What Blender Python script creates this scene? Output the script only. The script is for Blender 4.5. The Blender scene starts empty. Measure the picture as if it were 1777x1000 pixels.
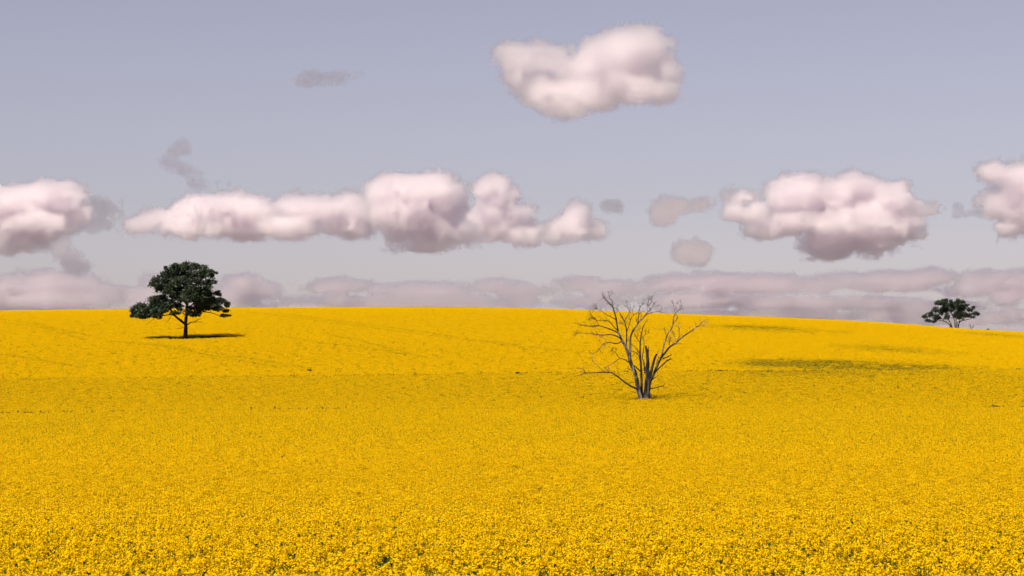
import bpy, math, random
import numpy as np
from mathutils import Vector, Matrix

random.seed(7)
RNG = np.random.default_rng(11)
SC = bpy.context.scene
COL = SC.collection

# ------------------------------------------------------------------ camera
FPX, CX, HY, ZC = 3564.0, 888.5, 590.0, 4.1      # focal length in photo pixels, centre column, eye-level row, eye height
cam_d = bpy.data.cameras.new('camera')
cam = bpy.data.objects.new('camera', cam_d)
COL.objects.link(cam)
cam.location = (0, 0, ZC)
cam.rotation_euler = (math.radians(90), 0, 0)
cam_d.sensor_width = 36.0
cam_d.lens = 36.0 * FPX / 1777.0
cam_d.shift_y = (HY - 500.0) / 1777.0
cam_d.clip_start = 0.5
cam_d.clip_end = 150000.0
cam_d.dof.use_dof = True
cam_d.dof.focus_distance = 280.0
cam_d.dof.aperture_fstop = 6.3
SC.camera = cam

# ------------------------------------------------------------------ sky, sun, exposure
SUN_EL = math.radians(54)
SUN_AZ = Vector((-0.56, -0.83))                   # where the sun stands on the compass, seen from the scene
world = bpy.data.worlds.new('World')
SC.world = world
world.use_nodes = True
wn, wl = world.node_tree.nodes, world.node_tree.links
wn.clear()
w_out = wn.new('ShaderNodeOutputWorld')
w_bg = wn.new('ShaderNodeBackground')
w_sky = wn.new('ShaderNodeTexSky')
w_sky.sky_type = 'NISHITA'
w_sky.sun_disc = False
w_sky.sun_elevation = SUN_EL
w_sky.sun_rotation = math.atan2(SUN_AZ.x, SUN_AZ.y)
w_sky.altitude = 250
w_sky.air_density = 1.0
w_sky.dust_density = 0.6
w_sky.ozone_density = 1.0
w_hsv = wn.new('ShaderNodeHueSaturation')
w_hsv.inputs['Saturation'].default_value = 0.50
w_tint = wn.new('ShaderNodeMix')
w_tint.data_type = 'RGBA'
w_tint.blend_type = 'MULTIPLY'
w_tint.inputs[0].default_value = 1.0
w_tint.inputs[7].default_value = (1.0, 0.892, 1.005, 1)
w_bg.inputs['Strength'].default_value = 0.0575
wl.new(w_sky.outputs[0], w_hsv.inputs['Color'])
wl.new(w_hsv.outputs[0], w_tint.inputs[6])
wl.new(w_tint.outputs[2], w_bg.inputs['Color'])
wl.new(w_bg.outputs[0], w_out.inputs['Surface'])

sun_d = bpy.data.lights.new('sun', 'SUN')
sun_d.energy = 4.9
sun_d.angle = math.radians(0.5)
sun_d.color = (1.0, 0.86, 0.71)
sun = bpy.data.objects.new('sun', sun_d)
COL.objects.link(sun)
sdir = Vector((SUN_AZ.x * math.cos(SUN_EL), SUN_AZ.y * math.cos(SUN_EL), math.sin(SUN_EL)))
sun.rotation_euler = sdir.to_track_quat('Z', 'Y').to_euler()
sun.location = (-60, -60, 90)

vs = SC.view_settings
vs.view_transform = 'Standard'
vs.look = 'None'
vs.exposure = 0.57
vs.gamma = 1.0
vs.use_curve_mapping = False
cy = SC.cycles
cy.max_bounces = 64
cy.volume_bounces = 64
cy.transparent_max_bounces = 96
cy.diffuse_bounces = 4
cy.transmission_bounces = 6
cy.use_denoising = True

# ------------------------------------------------------------------ helpers
def lin(r, g, b):
    f = lambda c: (c / 255 / 12.92) if c / 255 <= 0.04045 else ((c / 255 + 0.055) / 1.055) ** 2.4
    return (f(r), f(g), f(b), 1)

def tag(o, label=None, cat=None, group=None, kind=None):
    if label: o['label'] = label
    if cat: o['category'] = cat
    if group: o['group'] = group
    if kind: o['kind'] = kind
    return o

def mesh_obj(name, verts, faces, mat=None, parent=None, loc=None, smooth=False, mats=None, mat_idx=None, link=True):
    """verts (n,3) array, faces: (m,4)/(m,3) int array."""
    verts = np.asarray(verts, dtype=np.float32)
    me = bpy.data.meshes.new(name)
    faces = np.asarray(faces, dtype=np.int32)
    k = faces.shape[1]
    me.vertices.add(len(verts)); me.vertices.foreach_set('co', verts.ravel())
    me.loops.add(faces.size); me.loops.foreach_set('vertex_index', faces.ravel())
    me.polygons.add(len(faces))
    me.polygons.foreach_set('loop_start', np.arange(0, faces.size, k, dtype=np.int32))
    me.polygons.foreach_set('loop_total', np.full(len(faces), k, dtype=np.int32))
    for m in (mats or ([mat] if mat else [])):
        me.materials.append(m)
    if mat_idx is not None:
        me.polygons.foreach_set('material_index', np.asarray(mat_idx, dtype=np.int32))
    if smooth:
        me.polygons.foreach_set('use_smooth', np.ones(len(faces), dtype=bool))
    me.update(calc_edges=True)
    me.validate()
    o = bpy.data.objects.new(name, me)
    if link: COL.objects.link(o)
    if parent: o.parent = parent
    if loc is not None: o.location = loc
    return o

def empty(name, loc):
    o = bpy.data.objects.new(name, None)
    o.empty_display_size = 0.3
    COL.objects.link(o)
    o.location = loc
    return o

def material(name):
    m = bpy.data.materials.new(name)
    m.use_nodes = True
    n, l = m.node_tree.nodes, m.node_tree.links
    n.clear()
    out = n.new('ShaderNodeOutputMaterial')
    return m, n, l, out

def pchip(x, y, xq):
    """shape-preserving cubic along axis 0 of y (k, ...)."""
    x = np.asarray(x, float); y = np.asarray(y, float)
    h = np.diff(x).reshape((-1,) + (1,) * (y.ndim - 1))
    d = np.diff(y, axis=0) / h
    m = np.zeros_like(y)
    w1 = 2 * h[1:] + h[:-1]; w2 = h[1:] + 2 * h[:-1]
    ok = d[1:] * d[:-1] > 0
    with np.errstate(divide='ignore', invalid='ignore'):
        hm = (w1 + w2) / (w1 / d[:-1] + w2 / d[1:])
    m[1:-1] = np.where(ok, hm, 0)
    m[0], m[-1] = d[0], d[-1]
    i = np.clip(np.searchsorted(x, xq) - 1, 0, len(x) - 2)
    hh = (x[i + 1] - x[i]).reshape((-1,) + (1,) * (y.ndim - 1))
    t = ((xq - x[i]).reshape(hh.shape)) / hh
    return ((2*t**3 - 3*t**2 + 1) * y[i] + (t**3 - 2*t**2 + t) * hh * m[i] + (-2*t**3 + 3*t**2) * y[i + 1] + (t**3 - t**2) * hh * m[i + 1])

# ------------------------------------------------------------------ the lie of the land
CROP_H = 1.2
PXC = np.array([-900, -300, 0, 230, 450, 600, 750, 900, 1030, 1177, 1377, 1477, 1577, 1660, 1777, 2100, 2700], float)
CREST = np.array([550, 545, 540, 537.5, 535, 534, 534, 535.5, 540, 546, 553, 558, 564, 570.5, 577, 588, 598], float)
BOUND = np.array([664, 661, 657.8, 655.5, 653, 651.5, 649.5, 648, 646, 644.3, 643, 642.5, 642, 641.5, 641, 640, 640], float)
FENCE = np.array([724, 721, 718, 714, 711, 710, 710, 710, 709.5, 709, 708.3, 708, 707.7, 707.4, 707, 706, 706], float)
DK = np.array([12, 25, 68, 126, 190, 260, 330, 430, 600, 690, 820, 1000], float)
one = np.ones_like(PXC)
PYT = np.stack([1250 * one, 1000 * one, 880 * one, 800 * one, 749 + (FENCE - 710) * 0.5, FENCE, BOUND,
                BOUND + 0.576 * (CREST - BOUND), CREST, CREST + 5, CREST + 17, CREST + 40])
ZT = -(PYT - HY) * DK[:, None] / FPX + ZC
PXD = np.arange(-900, 2701, 15.0)
DD = np.arange(12, 1000.1, 2.0)
ZG = pchip(PXC, ZT.T.copy(), PXD).T               # rows stay DK, columns dense
ZG = pchip(DK, ZG, DD)                            # (len DD, len PXD) crop-top height

def crop_top(x, y):
    x = np.asarray(x, float); y = np.asarray(y, float)
    d = np.clip(y, 12, 999.9)
    px = np.clip(CX + FPX * x / d, -900, 2699.9)
    i = np.clip(((d - 12) / 2.0).astype(int), 0, len(DD) - 2); u = (d - 12) / 2.0 - i
    j = np.clip(((px + 900) / 15.0).astype(int), 0, len(PXD) - 2); v = (px + 900) / 15.0 - j
    return (ZG[i, j] * (1-u) * (1-v) + ZG[i+1, j] * u * (1-v) + ZG[i, j+1] * (1-u) * v + ZG[i+1, j+1] * u * v)

def ground_z(x, y):
    return crop_top(x, y) - CROP_H

def solve(px, py):
    """distance at which the crop top shows at photo point (px, py)."""
    z = crop_top((px - CX) / FPX * DD, DD)
    row = HY - (z - ZC) * FPX / DD
    k = np.nonzero(row <= py)[0]
    return float(DD[k[0]]) if len(k) else 600.0

def ground_at(px, d):
    x = (px - CX) / FPX * d
    return x, d, float(ground_z(x, d))

# ------------------------------------------------------------------ materials
def make_ground_mat():
    m, n, l, out = material('field_soil_and_grass')
    b = n.new('ShaderNodeBsdfPrincipled')
    b.inputs['Roughness'].default_value = 0.95
    b.inputs['Specular IOR Level'].default_value = 0.1
    geo = n.new('ShaderNodeNewGeometry')
    t = n.new('ShaderNodeTexNoise'); t.inputs['Scale'].default_value = 0.9; t.inputs['Detail'].default_value = 8
    r = n.new('ShaderNodeValToRGB')
    r.color_ramp.elements[0].position = 0.35; r.color_ramp.elements[0].color = (0.020, 0.035, 0.010, 1)
    r.color_ramp.elements[1].position = 0.7; r.color_ramp.elements[1].color = (0.06, 0.075, 0.02, 1)
    l.new(geo.outputs['Position'], t.inputs['Vector'])
    l.new(t.outputs['Fac'], r.inputs['Fac'])
    # unseen far plain, toned pale grey to bounce fill light onto cloud bottoms
    vo = n.new('ShaderNodeTexVoronoi'); vo.inputs['Scale'].default_value = 0.0016
    l.new(geo.outputs['Position'], vo.inputs['Vector'])
    hs = n.new('ShaderNodeSeparateColor'); l.new(vo.outputs['Color'], hs.inputs['Color'])
    pr = n.new('ShaderNodeValToRGB')
    pr.color_ramp.elements[0].color = (0.17, 0.16, 0.165, 1); pr.color_ramp.elements[1].color = (0.21, 0.195, 0.20, 1)
    l.new(hs.outputs[0], pr.inputs['Fac'])
    ln = n.new('ShaderNodeVectorMath'); ln.operation = 'LENGTH'; l.new(geo.outputs['Position'], ln.inputs[0])
    mr = n.new('ShaderNodeMapRange'); mr.inputs['From Min'].default_value = 900; mr.inputs['From Max'].default_value = 1300
    l.new(ln.outputs['Value'], mr.inputs['Value'])
    mx = n.new('ShaderNodeMix'); mx.data_type = 'RGBA'
    l.new(mr.outputs[0], mx.inputs[0]); l.new(r.outputs['Color'], mx.inputs[6]); l.new(pr.outputs['Color'], mx.inputs[7])
    l.new(mx.outputs[2], b.inputs['Base Color'])
    bp = n.new('ShaderNodeBump'); bp.inputs['Strength'].default_value = 0.6; bp.inputs['Distance'].default_value = 0.2
    l.new(t.outputs['Fac'], bp.inputs['Height']); l.new(bp.outputs['Normal'], b.inputs['Normal'])
    l.new(b.outputs[0], out.inputs['Surface'])
    return m

def leafy_mat(name, c0, c1, trans, rough=0.6, spec=0.2, rnd_scale=1.0):
    """thin-sheet material: diffuse plus light coming through, colour varied piece by piece."""
    m, n, l, out = material(name)
    geo = n.new('ShaderNodeNewGeometry')
    mix = n.new('ShaderNodeMix'); mix.data_type = 'RGBA'
    mix.inputs[6].default_value = (*c0, 1); mix.inputs[7].default_value = (*c1, 1)
    l.new(geo.outputs['Random Per Island'], mix.inputs[0])
    b = n.new('ShaderNodeBsdfPrincipled')
    b.inputs['Roughness'].default_value = rough
    b.inputs['Specular IOR Level'].default_value = spec
    tr = n.new('ShaderNodeBsdfTranslucent')
    ms = n.new('ShaderNodeMixShader'); ms.inputs[0].default_value = trans
    l.new(mix.outputs[2], b.inputs['Base Color']); l.new(mix.outputs[2], tr.inputs['Color'])
    l.new(b.outputs[0], ms.inputs[1]); l.new(tr.outputs[0], ms.inputs[2])
    l.new(ms.outputs[0], out.inputs['Surface'])
    return m

def bark_mat(name, dark, pale, scale, mid=0.5):
    m, n, l, out = material(name)
    b = n.new('ShaderNodeBsdfPrincipled')
    b.inputs['Roughness'].default_value = 0.9
    b.inputs['Specular IOR Level'].default_value = 0.15
    tc = n.new('ShaderNodeTexCoord')
    mp = n.new('ShaderNodeMapping'); mp.inputs['Scale'].default_value = (scale, scale, scale * 0.18)
    t = n.new('ShaderNodeTexNoise'); t.inputs['Scale'].default_value = 1.0; t.inputs['Detail'].default_value = 6
    r = n.new('ShaderNodeValToRGB')
    r.color_ramp.elements[0].position = mid - 0.12; r.color_ramp.elements[0].color = (*dark, 1)
    r.color_ramp.elements[1].position = mid + 0.12; r.color_ramp.elements[1].color = (*pale, 1)
    l.new(tc.outputs['Object'], mp.inputs['Vector']); l.new(mp.outputs[0], t.inputs['Vector'])
    l.new(t.outputs['Fac'], r.inputs['Fac']); l.new(r.outputs[0], b.inputs['Base Color'])
    bp = n.new('ShaderNodeBump'); bp.inputs['Strength'].default_value = 0.8; bp.inputs['Distance'].default_value = 0.0575
    l.new(t.outputs['Fac'], bp.inputs['Height']); l.new(bp.outputs['Normal'], b.inputs['Normal'])
    l.new(b.outputs[0], out.inputs['Surface'])
    return m

M_GROUND = make_ground_mat()
M_PETAL = leafy_mat('canola_petal', (0.83, 0.545, 0.0005), (0.91, 0.63, 0.001), 0.40, 0.7, 0.05)
M_CROPGREEN = leafy_mat('canola_leaf_and_stem', (0.035, 0.065, 0.012), (0.075, 0.115, 0.02), 0.25, 0.8, 0.04)
M_LEAF = leafy_mat('gum_leaf', (0.019, 0.036, 0.021), (0.040, 0.060, 0.032), 0.12, 0.55, 0.25)
M_LEAF_FAR = leafy_mat('ridge_tree_leaf', (0.018, 0.036, 0.022), (0.040, 0.060, 0.034), 0.15, 0.55, 0.25)
M_BARK = bark_mat('dark_bark', (0.018, 0.015, 0.013), (0.05, 0.043, 0.038), 5)
M_DEAD = bark_mat('weathered_dead_wood', (0.030, 0.027, 0.026), (0.38, 0.345, 0.335), 3.0, 0.58)
M_CHAR = bark_mat('charred_dead_wood', (0.010, 0.009, 0.008), (0.10, 0.090, 0.086), 3.0, 0.57)
M_POST = bark_mat('old_fence_timber', (0.012, 0.011, 0.010), (0.04, 0.036, 0.033), 12)
M_GRASS = leafy_mat('paddock_grass', (0.030, 0.058, 0.012), (0.065, 0.095, 0.02), 0.2)

# ------------------------------------------------------------------ ground sheet
def axis(lo, hi, step, outer):
    a = list(np.arange(lo, hi + 0.1, step))
    return np.array([-v for v in reversed(outer)] + a + list(outer), float)
gx = axis(-420, 420, 6.0, [700, 1500, 5000, 20000, 60000])
gy = np.array([-60000, -20000, -5000, -1500, -500, -150, -60, -30, -12, 0, 6] + list(np.arange(12, 1001, 4.0)) + [1100, 1500, 3000, 8000, 25000, 60000], float)
GX, GY = np.meshgrid(gx, gy)
GZ = ground_z(GX, GY)
GZ = np.where(GY > 1000, np.minimum(GZ, 0) - 2.0, GZ)
V = np.stack([GX, GY, GZ], -1).reshape(-1, 3)
ni, nj = GX.shape
I = np.arange(ni * nj).reshape(ni, nj)
F = np.stack([I[:-1, :-1], I[:-1, 1:], I[1:, 1:], I[1:, :-1]], -1).reshape(-1, 4)
tag(mesh_obj('ground', V, F, M_GROUND, smooth=True), kind='structure')

# ------------------------------------------------------------------ clouds: lumpy hulls filled with scattering vapour
class Noise:
    def __init__(s, seed):
        s.t = np.random.default_rng(seed).random((32, 32, 32)).astype(np.float32)
    def __call__(s, p):
        i = np.floor(p).astype(np.int32); f = (p - i).astype(np.float32)
        f = f * f * (3 - 2 * f)
        i0 = i & 31; i1 = (i + 1) & 31
        x0, y0, z0 = i0[..., 0], i0[..., 1], i0[..., 2]; x1, y1, z1 = i1[..., 0], i1[..., 1], i1[..., 2]
        fx, fy, fz = f[..., 0], f[..., 1], f[..., 2]
        t = s.t
        a = t[x0, y0, z0] * (1-fx) + t[x1, y0, z0] * fx
        b = t[x0, y1, z0] * (1-fx) + t[x1, y1, z0] * fx
        c = t[x0, y0, z1] * (1-fx) + t[x1, y0, z1] * fx
        d = t[x0, y1, z1] * (1-fx) + t[x1, y1, z1] * fx
        return (a * (1-fy) + b * fy) * (1-fz) + (c * (1-fy) + d * fy) * fz
NOISE = Noise(3)

def fbm(p, oct_, billow=False):
    s = np.zeros(len(p), np.float32); a = 1.0; tot = 0
    for k in range(oct_):
        v = NOISE(p * (2.03 ** k) + 17.3 * k)
        v = (1 - np.abs(2 * v - 1)) if billow else v
        s += a * v; tot += a; a *= 0.52
    return s / tot

def surface_nets(f, org, h):
    """iso surface f = 0 (inside f < 0) as verts, quads."""
    ins = f < 0
    nx, ny, nz = f.shape
    corners = [(i, j, k) for i in (0, 1) for j in (0, 1) for k in (0, 1)]
    cnt = sum(ins[c[0]:nx-1+c[0], c[1]:ny-1+c[1], c[2]:nz-1+c[2]].astype(np.int8) for c in corners)
    act = (cnt > 0) & (cnt < 8)
    cells = np.argwhere(act)
    idx = np.full(act.shape, -1, np.int64); idx[act] = np.arange(len(cells))
    acc = np.zeros((len(cells), 3)); n = np.zeros(len(cells))
    for a in range(8):
        for b in range(a + 1, 8):
            ca, cb = np.array(corners[a]), np.array(corners[b])
            if np.abs(ca - cb).sum() != 1: continue
            pa, pb = cells + ca, cells + cb
            fa, fb = f[pa[:, 0], pa[:, 1], pa[:, 2]], f[pb[:, 0], pb[:, 1], pb[:, 2]]
            x = (fa < 0) != (fb < 0)
            t = np.where(x, fa / np.where(x, fa - fb, 1), 0)
            acc += np.where(x[:, None], ca + t[:, None] * (cb - ca), 0); n += x
    verts = (cells + acc / np.maximum(n, 1)[:, None]) * h + org
    quads = []
    for ax in range(3):
        sl = [slice(1, -1)] * 3; sl2 = [slice(1, -1)] * 3
        sl[ax] = slice(0, -1); sl2[ax] = slice(1, None)
        A, B = ins[tuple(sl)], ins[tuple(sl2)]
        for flip, mask in ((False, A & ~B), (True, B & ~A)):
            e = np.argwhere(mask)
            if not len(e): continue
            off = np.ones(3, int); off[ax] = 0
            e = e + off
            u, v = [(1, 2), (2, 0), (0, 1)][ax]
            du = np.zeros(3, int); du[u] = 1
            dv = np.zeros(3, int); dv[v] = 1
            def g(c): return idx[c[:, 0], c[:, 1], c[:, 2]]
            q = np.stack([g(e - du - dv), g(e - dv), g(e), g(e - du)], -1)
            quads.append(q[:, ::-1] if flip else q)
    return verts, np.concatenate(quads)

_vmats = {}
def vapour(color, density, g=0.80):
    key = (color, round(density, 9), g)
    if key in _vmats: return _vmats[key]
    m, n, l, out = material('cloud_vapour')
    v = n.new('ShaderNodeVolumePrincipled')
    v.inputs['Color'].default_value = (*color, 1)
    v.inputs['Density'].default_value = density
    v.inputs['Anisotropy'].default_value = g
    l.new(v.outputs[0], out.inputs['Volume'])
    rgb = n.new('ShaderNodeRGB'); rgb.outputs[0].default_value = (1, 1, 1, 1)
    tr = n.new('ShaderNodeBsdfTransparent')
    l.new(rgb.outputs[0], tr.inputs['Color']); l.new(tr.outputs[0], out.inputs['Surface'])
    _vmats[key] = m
    return m

def cloud(label, dist, puffs, h=3.0, levels=((0.0, 28.0), (0.5, 9.0)), rough=1.0, color=None,
          seed=0, billow=0.9, group='clouds over the canola fields', fuzz=0.0):
    """puffs: (px, py, rx, ry) read off the photo; everything is worked out in photo pixels, then set at `dist` metres at real size."""
    rng = np.random.default_rng(100 + seed)
    if len(levels) < 3:                           # thin shreds lose their rim to the noise: start them larger
        puffs = [(a, b, c * 1.3, d * 1.35) for a, b, c, d in puffs]
    color = color or (0.983, 0.9765, 0.983)
    E = []
    for (px, py, rx, ry) in puffs:
        rd = 0.5 * (rx + ry) * 0.9
        E.append((px, rng.uniform(-0.35, 0.35) * rd, -py, rx, rd, ry))
        r = min(rx, ry)
        n = int(5 + 5 * max(rx, ry) / r * rough)
        for _ in range(n):                        # cauliflower lumps sitting on the big ones
            v = rng.normal(size=3); v /= np.linalg.norm(v)
            if v[2] < -0.25: v[2] *= -0.6
            s = rng.uniform(0.22, 0.42) * r
            E.append((px + v[0] * (rx - s * 0.35), E[-1][1] * 0 + v[1] * (rd - s * 0.3), -py + v[2] * (ry - s * 0.4), s * 1.15, s, s))
    E = np.array(E)
    pad = 36 + 3 * h
    lo = (E[:, :3] - E[:, 3:]).min(0) - pad; hi = (E[:, :3] + E[:, 3:]).max(0) + pad
    n = np.ceil((hi - lo) / h).astype(int) + 1
    ax = [lo[i] + np.arange(n[i]) * h for i in range(3)]
    f = np.full(n, 1e3, np.float32)
    for e in E:                                   # union of ellipsoids, each only in its own box
        s = []
        for i in range(3):
            a = int(max(0, math.floor((e[i] - e[3+i] * 1.6 - 36 - lo[i]) / h))); b = int(min(n[i], math.ceil((e[i] + e[3+i] * 1.6 + 36 - lo[i]) / h) + 1))
            s.append(slice(a, b))
        X, Y, Z = (((ax[i][s[i]] - e[i]) / e[3+i]).astype(np.float32) for i in range(3))
        d = np.sqrt(X[:, None, None]**2 + Y[None, :, None]**2 + Z[None, None, :]**2)
        d = (d - 1) * min(e[3:])
        sub = f[s[0], s[1], s[2]]
        np.minimum(sub, d, out=sub)
    m = np.abs(f) < 34
    ii = np.argwhere(m)
    P = (ii * h + lo).astype(np.float32)
    big = fbm(P / 46.0 + seed * 3.7, 3) - 0.5
    bil = 0.6 * fbm(P / 19.0 + seed * 5.1, 3, True) + 0.4 * fbm(P / 8.5 + seed * 2.3, 3, True) - 0.55
    fin = fbm(P / 7.0 + seed * 1.9, 4) - 0.5
    rr = float(np.median([min(p[2], p[3]) for p in puffs]))
    amp = min(1.0, max(0.42, rr / 20.0))
    f[m] += amp * (-52 * big * (0.6 + fuzz) - 32 * bil * billow - 12 * fin * (0.9 + fuzz * 2))
    wisp = fbm(P / 12.0 + seed * 2.9, 4) - 0.46
    k = dist / FPX
    root = None
    cen = np.array([(lo[0] + hi[0]) / 2, 0, (lo[2] + hi[2]) / 2])
    base = Vector(((cen[0] - CX) * k, dist, ZC + (HY + cen[2]) * k))
    for li, (depth, mfp) in enumerate(levels):
        iso = f + depth
        if li == 0: iso[m] -= 20 * amp * wisp           # the thin outermost vapour is torn into wisps
        iso[0], iso[-1], iso[:, 0], iso[:, -1], iso[:, :, 0], iso[:, :, -1] = 5, 5, 5, 5, 5, 5
        if li == 1: iso[m] -= 9 * amp * wisp
        if not (iso < 0).any(): continue
        v, q = surface_nets(iso, lo, h)
        v = (v - cen) * k
        mat = vapour(color, round(1.0 / (mfp * k), 7))
        if root is None:
            root = mesh_obj('cloud', v, q, mat, loc=base, smooth=True)
            tag(root, label, 'cloud', group)
        else:
            mesh_obj('dense_core', v, q, mat, parent=root, smooth=True)
    return root

GREY = (0.88, 0.865, 0.885)  # shaded cloud shreds: their shade is put into this absorbing colour
BANK = (0.953, 0.942, 0.953)  # aerial fade of the far banks, put into a darker vapour colour
PUFF = (0.970, 0.958, 0.962)
L3 = ((-1.0, 32.0), (2.0, 13.0), (5.0, 5.0))
SOFT = ((-2.0, 40.0), (2.0, 24.0), (7.0, 11.0))
cloud('lone pinkish heart shaped cumulus high in the upper sky', 8000,
      [(1085,98,66,46),(1115,82,36,34),(1050,110,45,36),(1005,125,45,32),(985,182,36,22),(960,160,50,28),(1090,150,58,26),
       (1140,140,30,28),(1152,158,18,20),(1020,165,50,26),(915,135,40,24),(880,95,26,14),(935,85,16,12),(905,155,22,18),(975,88,20,11),(925,112,40,24),(962,112,34,26),(898,122,28,22),(945,140,36,24),(880,104,26,16)],
      h=2.2, levels=SOFT, seed=1, fuzz=0.12)
cloud('small thin grey wisp alone in the upper left sky', 8000, [(562,134,22,7),(580,133,16,8),(545,138,10,3)], h=2.0, levels=((0, 40),), color=GREY, seed=2, fuzz=0.9)
cloud('ragged grey wisp climbing above the left end of the long cloud', 12000,
      [(315,266,12,7),(300,288,9,11),(320,298,16,8),(348,298,12,6),(342,320,18,10),(330,310,12,8),(366,330,13,10)], h=2.0, levels=((0, 34),), color=GREY, seed=3, fuzz=0.9)
cloud('long flat based cloud stretching right from above the green tree', 16000,
      [(240,392,24,9),(285,382,36,20),(335,372,45,28),(385,362,48,24),(435,370,45,24),(430,394,75,18),(320,398,55,13),(520,362,36,22),(560,370,48,28),
       (605,370,34,32),(500,396,70,12),(600,395,46,15)], h=2.3, levels=L3, seed=4)
cloud('tallest bright domed cloud in the middle of the long bank', 15500,
      [(720,332,68,34),(668,345,34,34),(765,350,44,36),(700,372,58,32),(745,398,46,28),(690,405,20,17),(745,424,38,11),(792,404,28,17)], h=2.1, levels=L3, seed=5)
cloud('greyer towering cloud just right of the bright dome', 17000,
      [(856,322,28,22),(870,345,32,30),(868,372,44,26),(880,392,50,20),(820,388,40,20),(915,402,36,15),(905,372,24,22)], h=2.1, levels=L3, seed=6)
cloud('rounded pink puff at the right end of the long cloud bank', 16000,
      [(1000,382,26,26),(985,398,40,18),(1022,398,24,18),(955,412,30,9)], h=2.2, levels=L3, seed=7)
cloud('tiny faint grey puff right of the rounded pink puff', 16000, [(1058,358,18,9),(1070,362,10,6)], h=2.0, levels=((3, 24.3),), color=GREY, seed=8, fuzz=0.15)
cloud('small pink puff left of the big right hand cumulus, above another', 16000,
      [(1150,370,15,14),(1170,355,22,11),(1205,355,14,6)], h=2.0, levels=((0, 26.0), (4, 14.0)), color=PUFF, seed=9, fuzz=0.1)
cloud('small low pink puff hanging just above the right cloud bank', 18000, [(1200,440,22,14),(1215,445,14,10)], h=2.0, levels=((0, 24.0), (4, 14.0)), color=PUFF, seed=10, fuzz=0.1)
cloud('big cumulus with two bright domes above the dead tree side of the hill', 16000,
      [(1390,345,62,34),(1365,328,32,18),(1288,345,28,14),(1295,372,38,18),(1480,332,44,32),(1440,350,50,38),(1540,350,40,30),(1400,385,76,24),(1480,390,66,34),
       (1440,422,52,24),(1550,390,46,26),(1600,362,28,14),(1592,402,15,14),(1500,420,40,18),(1325,400,32,11)], h=2.3, levels=L3, seed=11)
cloud('large cloud cut off by the right edge of the view', 16000,
      [(1718,300,22,18),(1762,312,32,30),(1738,352,36,28),(1775,370,40,36),(1800,330,40,40),(1755,400,26,12)], h=2.1, levels=L3, seed=12)
cloud('ragged grey shred between the big cumulus and the right edge', 16500, [(1688,372,20,7),(1665,362,8,7),(1700,362,10,6)], h=2.0, levels=((3, 27.0),), color=GREY, seed=13, fuzz=0.35)
cloud('large pink topped cloud cut off by the left edge of the view', 16000,
      [(70,342,58,28),(30,352,45,30),(112,350,28,30),(58,388,66,24),(20,396,36,26),(30,420,34,13),(-20,362,60,48),(138,372,20,18)], h=2.3, levels=L3, seed=14)
cloud('grey shelf of cloud beside the left edge cumulus', 16800, [(185,360,26,13),(202,350,16,8),(160,388,22,10)], h=2.2, levels=((3, 27.0),), color=GREY, seed=15, fuzz=0.15)
cloud('trailing tail of cloud dangling under the left edge cumulus', 16500, [(105,430,12,15),(122,452,13,13),(140,465,12,7)], h=2.0, levels=((0, 24.0), (4, 26.0)), seed=16, fuzz=0.1)
LB = ((0.0, 46.0), (2.5, 22.0), (6.0, 9.0))
cloud('low cloud bank along the horizon at the far left', 30000,
      [(40,496,52,18),(100,492,54,16),(0,500,50,24),(60,522,95,14),(150,520,45,13),(-60,505,60,26),(200,508,30,10)], h=2.4, levels=LB, billow=1.35, color=BANK, seed=17)
cloud('low cloud bank on the horizon right behind the green tree', 30000,
      [(275,492,30,14),(262,512,40,14),(420,492,30,13),(450,503,34,15),(480,508,13,11),(400,515,46,13),(340,512,50,12),(330,530,70,6)], h=2.4, levels=LB, billow=1.35, color=BANK, seed=18)
cloud('low flat cloud bank on the horizon left of the dead tree', 30000,
      [(600,496,52,11),(560,500,30,13),(660,502,38,10),(720,502,40,12),(760,507,46,13),(850,497,46,10),(900,507,46,11),(700,522,140,7),(850,527,60,5),(940,507,30,8)], h=2.4, levels=LB, billow=1.35, color=BANK, seed=19)
cloud('widest low cloud bank from the dead tree to the ridge tree', 30000,
      [(1010,492,30,9),(1060,502,38,11),(1100,502,46,13),(1180,492,62,13),(1250,492,62,16),(1330,492,70,16),(1400,497,54,13),(1470,488,54,11),(1550,488,62,13),
       (1620,482,46,11),(1200,522,90,10),(1400,527,115,9),(1040,526,46,6),(1310,548,100,5),(1520,548,60,5)], h=2.5, levels=LB, billow=1.35, color=BANK, seed=20)
cloud('low cloud bank on the horizon behind and right of the ridge tree', 30000,
      [(1720,488,46,18),(1775,492,40,26),(1748,516,30,14),(1690,503,46,11),(1600,532,80,8),(1650,555,60,5),(1770,548,40,9),(1830,500,50,24)], h=2.4, levels=LB, billow=1.35, color=BANK, seed=21)

# ------------------------------------------------------------------ canola
def rot_to(nrm, spin):
    """frames (n,3,3) whose third column is nrm."""
    nrm = nrm / np.linalg.norm(nrm, axis=1, keepdims=True)
    a = np.where(np.abs(nrm[:, 2:3]) < 0.9, np.array([[0, 0, 1.0]]), np.array([[1.0, 0, 0]]))
    u = np.cross(a, nrm); u /= np.linalg.norm(u, axis=1, keepdims=True)
    v = np.cross(nrm, u)
    c, s = np.cos(spin)[:, None], np.sin(spin)[:, None]
    return u * c + v * s, v * c - u * s

def quads(cen, u, v):
    P = np.stack([cen - u - v, cen + u - v, cen + u + v, cen - u + v], 1)
    return P.reshape(-1, 3)

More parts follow.
